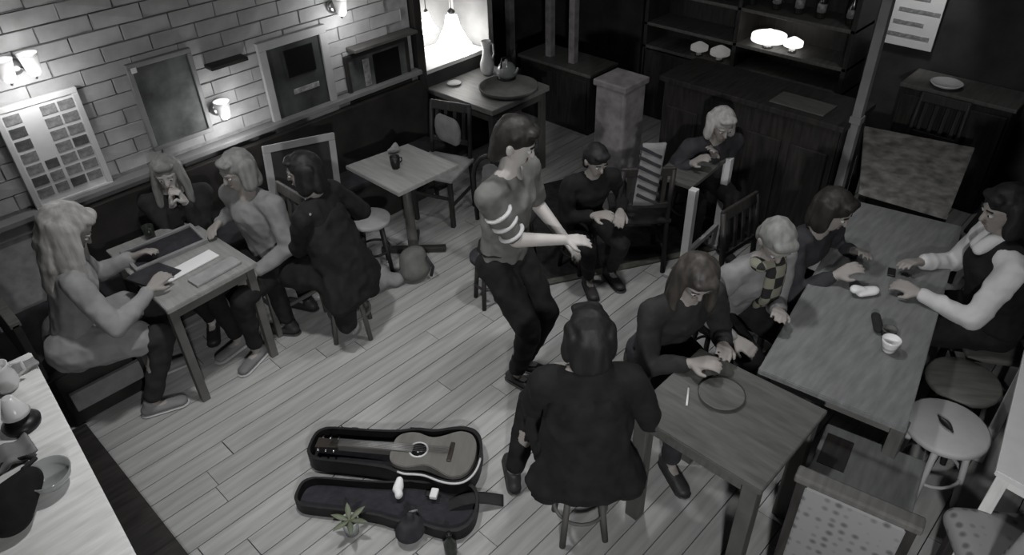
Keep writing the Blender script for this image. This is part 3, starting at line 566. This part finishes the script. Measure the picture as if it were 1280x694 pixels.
def person(label, x, y, ang, seat=None, lean=10, side=0, s=1., head=(0, 10), wrists=None, feet=None, top='cloth_grey', bottom='cloth_dark', shoes='shoe_dark', hairm='hair_dark', hair='short', sleeve='long', skin='skin', extra=None, curl=(.8, .8), topname='jumper', headoff=(0, 0, 0), hip=None, volume=1.):
    t = thing('person', label, 'person', (x, y, 0), ang)
    inv = Matrix.Rotation(-ang, 4, 'Z') @ Matrix.Translation((-x, -y, 0))
    V = Vector
    hz = (hip or ((seat + .10) if seat is not None else .93)) 
    P = V((0, 0, hz)); l = math.radians(lean); sl = math.radians(side); d = V((math.sin(l), math.sin(sl), math.cos(l))).normalized()
    waist = P + d * .16 * s; chest = P + d * .34 * s + V((.01, 0, 0)); nb = P + d * .49 * s; shz = P + d * .44 * s
    fl_ = V((1, 0, 0)); hb = nb + (d * .8 + V((.25 + .5 * math.sin(l), 0, .4))).normalized() * .055 * s
    HM = Matrix.Translation(hb + V((.015, 0, .10 * s)) + V(headoff)) @ Matrix.Rotation(math.radians(head[0]), 4, 'Z') @ Matrix.Rotation(math.radians(head[1]), 4, 'Y') @ Matrix.Scale(s, 4)
    sh = {k: shz + V((0, k * .178 * s, -.005)) for k in (1, -1)}
    hp = {k: P + V((0, k * .09 * s, -.02)) for k in (1, -1)}
    fe = {}; kn = {}
    for k, idx in ((1, 0), (-1, 1)):
        if feet: f = inv @ V((feet[idx][0], feet[idx][1], (feet[idx][2] if len(feet[idx]) > 2 else 0) + .085))
        elif seat is not None: f = V((.40, k * .13, .085))
        else: f = V((.0, k * .09, .085))
        kn[k], fe[k] = ik(hp[k], f, .43 * s, .42 * s, V((1, k * .15, .35)))
    el = {}; wr = {}
    for k, idx in ((1, 0), (-1, 1)):
        if wrists and wrists[idx]: wv = inv @ V(wrists[idx])
        else: wv = sh[k] + V((.2, k * .04, -.38)) if seat is not None else sh[k] + V((.03, k * .06, -.5))
        el[k], wr[k] = ik(sh[k], wv, .285 * s, .25 * s, V((-.5, k * .55, -.8)))
    # body, one continuous surface
    bm = bmesh.new()
    hull(bm, (P, (.10 * s, .155 * s, .10 * s)), (waist, (.088 * s, .13 * s, .08 * s)))
    hull(bm, (waist, (.088 * s, .13 * s, .08 * s)), (chest, (.105 * s, .155 * s, .10 * s)))
    hull(bm, (chest, (.10 * s, .15 * s, .09 * s)), (shz + V((-.01, .1 * s, 0)), .05 * s), (shz + V((-.01, -.1 * s, 0)), .05 * s), (nb, .055 * s))
    hull(bm, (nb, .056 * s), (hb + V((.0, 0, .03)), .05 * s))
    for k in (1, -1):
        hull(bm, (sh[k], .056 * s), (el[k], .041 * s)); hull(bm, (el[k], .041 * s), (wr[k], .027 * s)); hull(bm, (shz + V((0, k * .1 * s, .0)), .055 * s), (sh[k], .056 * s))
        hull(bm, (hp[k], .086 * s), (kn[k], .056 * s)); hull(bm, (kn[k], .056 * s), (kn[k] * .65 + fe[k] * .35 + V((-.012, 0, 0)), .054 * s)); hull(bm, (kn[k] * .65 + fe[k] * .35 + V((-.012, 0, 0)), .054 * s), (fe[k], .036 * s))
        hull(bm, (fe[k] + V((-.03, 0, -.04)), (.035, .032, .035)), (fe[k] + V((.14, k * .02, -.055)), (.04, .036, .022)))
        dv = (wr[k] - el[k]); hand(bm, wr[k], dv, V((0, k * .35, 1)), -1 if k > 0 else 1, curl[0 if k > 0 else 1])
    E_ = lambda *b: hull(bm, *b, mtx=HM)
    E_(((0, 0, .035), (.096, .076, .085)), ((-.02, 0, .03), (.085, .074, .08))); E_(((.02, 0, .0), (.072, .064, .07)), ((.045, 0, -.075), (.035, .034, .03))); E_(((.088, 0, .012), (.01, .009, .02)), ((.104, 0, -.022), (.012, .014, .009)))
    E_(((.078, -.03, .03), (.016, .02, .01)), ((.078, .03, .03), (.016, .02, .01))); E_(((.08, -.012, -.052), (.008, .01, .008)), ((.08, .012, -.052), (.008, .01, .008)))
    for k in (1, -1): E_(((-.005, k * .078, .0), (.018, .009, .03)), ((-.012, k * .083, .012), (.014, .008, .018)))
    remeshed('body', bm, .0075, skin, t, 2)
    for k in (1, -1):
        bm = bmesh.new(); hull(bm, ((.079, k * .031, .012), (.012, .014, .009)), mtx=HM); ey = link('eye', bm, 'eye_white', t, True)
        bm = bmesh.new(); hull(bm, ((.0895, k * .031, .012), (.003, .006, .006)), mtx=HM); link('iris', bm, 'eye_dark', ey, True)
        bm = bmesh.new(); hull(bm, ((.09, k * .018, .036), (.006, .006, .004)), ((.082, k * .045, .036), (.006, .006, .004)), mtx=HM); link('eyebrow', bm, hairm, t, True)
    bm = bmesh.new(); hull(bm, ((.086, -.016, -.05), (.005, .008, .006)), ((.086, .016, -.05), (.005, .008, .006)), mtx=HM); link('mouth', bm, 'lip', t, True)
    # hair
    HG = Matrix.Translation(HM.translation) @ Matrix.Rotation(math.radians(head[0]), 4, 'Z') @ Matrix.Rotation(math.radians(head[1] * .3), 4, 'Y') @ Matrix.Scale(s * volume, 4); HV = HM @ Matrix.Translation((-.02 * (volume - 1) * 5, 0, 0)) @ Matrix.Scale(volume, 4); bm = bmesh.new(); H = lambda *b: hull(bm, *b, mtx=HV)
    H(((-.012, 0, .06), (.103, .088, .085)), ((-.035, 0, .035), (.085, .086, .085))); H(((-.05, 0, -.02), (.06, .078, .06)), ((-.04, 0, .04), (.07, .084, .06)))
    H(((-.055, 0, -.03), (.05, .07, .05)), ((-.062, 0, -.085), (.035, .055, .035))); H(((.06, -.02, .098), (.035, .04, .022)), ((.06, .03, .098), (.035, .04, .022)))
    if hair == 'bob':
        H(((-.03, .075, .05), (.06, .028, .04)), ((-.01, .088, -.06), (.05, .024, .05), HG)); H(((-.03, -.075, .05), (.06, .028, .04)), ((-.01, -.088, -.06), (.05, .024, .05), HG)); H(((-.07, 0, .03), (.05, .08, .05)), ((-.075, 0, -.08), (.045, .085, .05), HG))
    if hair == 'long':
        for k in (1, -1): H(((-.02, k * .075, .05), (.065, .028, .04)), ((.0, k * .098, -.10), (.055, .028, .06), HG)); H(((.0, k * .098, -.10), (.055, .028, .05), HG), ((.01, k * .10, -.2), (.045, .03, .05), HG))
        H(((-.07, 0, .03), (.05, .085, .05)), ((-.08, 0, -.12), (.055, .11, .06), HG)); H(((-.08, 0, -.12), (.055, .11, .05), HG), ((-.09, 0, -.24), (.045, .10, .05), HG))
    remeshed('hair', bm, .008, hairm, t, 2, .006)
    # clothes
    bm = bmesh.new(); g_ = .018
    hull(bm, (P + V((0, 0, .0)), (.115 * s, .17 * s, .09 * s)), (waist, (.1 * s + g_ * .5, .135 * s + g_, .08)))
    hull(bm, (waist, (.1 * s + g_ * .4, .135 * s + g_, .08)), (chest, (.107 * s + g_, .157 * s + g_, .1 * s)))
    hull(bm, (chest, (.105 * s + g_, .152 * s + g_, .09 * s)), (shz + V((-.01, .11 * s, 0)), .052 * s + g_ * .6), (shz + V((-.01, -.11 * s, 0)), .052 * s + g_ * .6), (nb + V((-.005, 0, -.025)), .06 * s))
    for k in (1, -1):
        hull(bm, (shz + V((0, k * .1 * s, 0)), .057 * s + g_ * .6), (sh[k], .058 * s + g_ * .6)); 
        if sleeve == 'short': e2 = sh[k] * .2 + el[k] * .8; hull(bm, (sh[k], .058 * s + g_ * .6), (e2, .05 * s + g_ * .5))
        else:
            hull(bm, (sh[k], .058 * s + g_ * .6), (el[k], .045 * s + g_ * .6)); hull(bm, (el[k], .045 * s + g_ * .6), (el[k] * .1 + wr[k] * .9, .032 * s + g_ * .4))
    remeshed(topname, bm, .0115, top, t, 3, .011)
    bm = bmesh.new()
    hull(bm, (P + V((0, 0, .05)), (.105 * s, .155 * s, .05)), (P + V((0, 0, -.03)), (.115 * s, .17 * s, .08 * s)))
    for k in (1, -1): hull(bm, (hp[k], .10 * s), (kn[k], .07 * s)); hull(bm, (kn[k], .07 * s), (kn[k] * .12 + fe[k] * .88, .052 * s))
    remeshed('trousers', bm, .0115, bottom, t, 3, .009)
    for k in (1, -1):
        bm = bmesh.new(); f = fe[k]; hull(bm, (f + V((-.04, 0, -.045)), (.04, .038, .035)), (f + V((.15, k * .02, -.055)), (.042, .042, .025))); hull(bm, (f + V((-.02, 0, -.03)), (.045, .042, .04)), (f + V((-.01, 0, .01)), (.04, .04, .025)))
        so = remeshed('shoe', bm, .009, shoes, t, 2)
        bm = bmesh.new(); hull(bm, (f + V((-.04, 0, -.076)), (.045, .04, .008)), (f + V((.15, k * .02, -.076)), (.048, .046, .008))); link('sole', bm, 'sole' if shoes == 'shoe_grey' else 'shoe_dark', so)
    if extra: extra(t, dict(P=P, d=d, waist=waist, chest=chest, nb=nb, sh=sh, el=el, wr=wr, hp=hp, kn=kn, fe=fe, HM=HM, shz=shz, s=s))
    return t
R = math.radians
# 1 pale-haired person on the short bench
def skirt1(t, j):
    bm = bmesh.new(); V = Vector
    for k in (1, -1): hull(bm, (j['hp'][k] + V((-.02, 0, .02)), .135), (j['hp'][k] * .3 + j['kn'][k] * .7 + V((0, 0, .015)), .102))
    remeshed('cardigan_hem', bm, .0115, 'cloth_light', t, 3, .012)
person('person with long pale hair and light cardigan bent over the left table', .50, 4.06, R(-14), .43, 18, s=1.05, head=(-8, 36), wrists=[(.98, 4.16, .80), (.90, 3.76, .80)], feet=[(.86, 4.05), (.68, 3.76)], top='cloth_light', bottom='cloth_charcoal', shoes='shoe_grey', hairm='hair_pale', hair='long', volume=1.18, topname='cardigan', extra=skirt1)
# 2 behind the table
person('person in dark clothes behind the left table, hands raised to the chin', 1.46, 4.55, R(-112), .40, 12, s=.92, head=(-8, 10), wrists=[(1.43, 4.33, .90), (1.36, 4.36, .90)], feet=[(1.5, 4.2), (1.3, 4.2)], top='cloth_charcoal', bottom='cloth_black', hairm='hair_grey', hair='long', skin='skin_pale', curl=(1.5, 1.5))
# 3 grey-haired at right of the table
person('grey-haired person in a pale top sitting right of the left table', 1.72, 3.93, R(195), .45, 6, head=(-12, 12), wrists=[(1.50, 3.72, .62), (1.52, 4.12, .80)], feet=[(1.36, 3.72), (1.33, 3.90)], top='cloth_mid', bottom='cloth_black', shoes='shoe_grey', hairm='hair_grey', hair='bob')
# 4 in black coat
def coat(m, wd=.2, low=.3):
    def f(t, j):
        V = Vector; bm = bmesh.new()
        hull(bm, (j['P'] + V((-.03, 0, .05)), (.15, .22, .1)), (j['P'] + V((-.08, 0, -low * .5)), (.14, wd + .06, .06))); hull(bm, (j['P'] + V((-.03, 0, .05)), (.15, .22, .1)), (j['chest'], (.14, .195, .1)))
        for k in (1, -1): hull(bm, (j['hp'][k], .13), (j['kn'][k] * .6 + j['hp'][k] * .4, .1))
        hull(bm, (j['P'] + V((-.08, -wd * .7, -low * .5)), (.08, .07, .06)), (j['P'] + V((-.10, -wd * .8, -low)), (.05, .07, .03))); hull(bm, (j['P'] + V((-.08, wd * .7, -low * .5)), (.08, .07, .06)), (j['P'] + V((-.10, wd * .8, -low)), (.05, .07, .03)))
        remeshed('coat_skirt', bm, .0125, m, t, 3, .014)
    return f
person('dark-haired person in a long black coat, back to the room, beside the left table', 1.94, 3.50, R(118), .45, 8, s=1.0, head=(15, 8), wrists=[(1.80, 3.84, .72), (2.1, 3.8, .70)], top='cloth_black', bottom='cloth_black', hairm='hair_black', hair='bob', topname='coat', extra=coat('cloth_black', .24, .34))
# 5 standing man
def stripes5(t, j):
    for f in (.35, .58, .82):
        k = -1; c = j['sh'][k] * (1 - f) + j['el'][k] * f; ax = (j['el'][k] - j['sh'][k]).normalized(); u = ax.orthogonal().normalized(); v = ax.cross(u); rr = .068 - .006 * f
        tube('sleeve_stripe', [c + u * rr * math.cos(i * PI / 9) + v * rr * math.sin(i * PI / 9) for i in range(18)], .012, 'cloth_white', t, closed=True)
    bm = bmesh.new(); k = -1; hull(bm, (j['P'] + Vector((0, 0, .075)), (.128, .182, .018))); link('belt', bm, 'cloth_black', t, True)
person('standing man in a grey shirt with striped sleeves, one forearm held out', 2.345, 2.405, R(-78), None, 6, s=1.06, head=(22, 22), wrists=[(2.62, 2.20, .98), (2.50, 2.10, 1.07)], feet=[(2.45, 2.36), (2.33, 2.32)], top='cloth_grey', bottom='cloth_black', hairm='hair_dark', hair='short', sleeve='short', skin='skin_pale', topname='shirt', extra=stripes5, curl=(.7, .35))
# 6 dark seated musician
stool('dark stool under the person all in black near the unlit floor', 3.53, 2.82, .37, .16, 'cloth_charcoal', 'dark_wood')
person('person all in black sitting behind the standing man near the unlit floor', 3.52, 2.80, R(-120), .38, 24, s=.88, head=(10, 20), feet=[(3.56, 2.55), (3.38, 2.60)], wrists=[(3.54, 2.48, .62), (3.32, 2.54, .66)], top='cloth_black', bottom='cloth_black', hairm='hair_black', hair='short', topname='coat')
# 7 pale-haired at white-leg table
stool('dark stool under the pale-haired person at the white-legged table', 4.50, 2.52, .42, .15, 'cloth_charcoal', 'dark_wood')
person('pale-haired person in dark clothes hunched at the white-legged table', 4.50, 2.50, R(-125), .42, 34, s=.95, head=(0, 20), wrists=[(4.32, 2.26, .80), (4.12, 2.32, .80)], top='cloth_dark', bottom='cloth_black', hairm='hair_pale', hair='bob')
# 8 writing woman
stool('dark stool under the writing person at the front right table', 2.66, 1.58, .44, .16, 'cloth_charcoal', 'dark_wood')
person('person with long brown hair leaning over the front right table to write', 2.66, 1.56, R(-112), .45, 22, head=(-15, 36), wrists=[(2.62, 1.17, .80), (2.40, 1.22, .80)], top='cloth_charcoal', bottom='cloth_dark', hairm='hair_brown', hair='long')
# 9 hunched person with checked scarf
def scarf(t, j):
    V = Vector; bm = bmesh.new(); c = j['chest']
    hull(bm, (j['nb'] + V((.03, .06, .01)), (.06, .045, .035)), (j['nb'] + V((.03, -.06, .01)), (.06, .045, .035))); hull(bm, (j['nb'] + V((.07, .03, -.02)), (.04, .06, .04)), (c + V((.13, .03, -.06)), (.03, .07, .05))); hull(bm, (c + V((.13, .03, -.06)), (.03, .07, .05)), (j['waist'] + V((.15, .05, 0)), (.025, .06, .04)))
    remeshed('checked_scarf', bm, .009, 'checked_cloth', t, 2, .006)
stool('dark stool under the hunched person with the checked scarf', 3.20, 1.50, .44, .16, 'cloth_charcoal', 'dark_wood')
person('hunched person in a pale top with a checked scarf between the two tables', 3.20, 1.48, R(-108), .45, 26, head=(-20, 38), wrists=[(3.04, 1.10, .80), (2.90, 1.24, .62)], top='cloth_mid', bottom='cloth_black', hairm='hair_grey', hair='short', extra=scarf)
# 10 dark jacket
chair('wooden chair under the dark-jacketed person at the long table', 3.72, 1.50, R(-95), ('dark_wood', 'cloth_charcoal'))
person('dark-haired person in a dark jacket at the far side of the long table', 3.68, 1.42, R(-100), .42, 26, head=(10, 22), wrists=[(3.82, 1.04, .80), (3.52, 1.02, .80)], top='cloth_dark', bottom='cloth_black', hairm='hair_dark', hair='bob', topname='jacket')
# 11 right person white shirt dark vest
def vest(t, j):
    V = Vector; s = 1; bm = bmesh.new()
    hull(bm, (j['P'] + V((0, 0, .02)), (.158, .215, .06)), (j['waist'], (.15, .195, .09))); hull(bm, (j['waist'], (.15, .195, .09)), (j['chest'], (.158, .205, .09))); hull(bm, (j['chest'], (.155, .2, .08)), (j['shz'] + V((-.01, .1, .01)), .082), (j['shz'] + V((-.01, -.1, .01)), .082))
    remeshed('vest', bm, .0115, 'cloth_black', t, 3, .006)
    bm = bmesh.new(); hull(bm, (j['nb'] + V((.03, -.03, .02)), (.06, .04, .03)), (j['nb'] + V((.10, -.02, -.06)), (.03, .04, .03))); hull(bm, (j['nb'] + V((.03, .03, .02)), (.06, .04, .03)), (j['nb'] + V((.10, .02, -.06)), (.03, .04, .03))); remeshed('collar', bm, .008, 'cloth_white', t, 2)
chair('wooden chair under the person in the dark vest', 4.06, .24, R(120))
person('person in a white shirt and dark vest reaching across the long table', 4.04, .30, R(122), .47, 14, s=1.08, head=(10, 12), wrists=[(3.66, .62, .80), (3.96, .72, .80)], feet=[(3.98, .62), (4.15, .62)], top='cloth_white', bottom='cloth_black', hairm='hair_black', hair='bob', topname='shirt', extra=vest)
# 12 near person
stool('dark stool under the person in black in the foreground', 1.80, 1.38, .44, .17, 'cloth_charcoal', 'mid_wood')
person('person in black seen from behind on a stool in the foreground', 1.80, 1.36, R(45), .45, 4, s=1.04, head=(0, 4), wrists=[(1.98, 1.72, .70), (2.14, 1.42, .70)], feet=[(1.76, 1.80), (2.06, 1.52)], top='cloth_black', bottom='cloth_black', hairm='hair_black', hair='bob', topname='jumper', extra=coat('cloth_black', .23, .14))

# ceiling lamp fittings
for i, (x, y, p) in enumerate(CEIL):
    t = thing('ceiling_lamp', ('ceiling lamp above the left table', 'ceiling lamp above the open floor', 'ceiling lamp above the right-hand tables', 'ceiling lamp above the window table', 'ceiling lamp above the bar')[i], 'lamp', (x, y, 3.38))
    lathe('lamp_housing', [(.2, 0), (.2, .07), (.17, .07), (.17, 0)], 'metal', t); lathe('rose', [(.05, .07), (.05, .068)], 'metal', t)
t = thing('corner_fill_fitting', 'unseen fitting added for the fill light in the near corner', 'lamp', (-.22, -.45, 2.45))  # added body for the corner fill light, out of view
lathe('lamp_cup', [(.02, -.16), (.05, -.15), (.075, -.12), (.068, -.12), (.045, -.14), (.0, -.145)], 'metal', t); tube('arm', [(0, 0, -.16), (-.1, 0, -.2), (-.22, 0, -.2)], .012, 'metal', t); lathe('back_plate', [(.06, 0), (.06, .015), (.03, .03)], 'metal', t, (-.228, 0, -.2), rot=(0, PI / 2, 0))
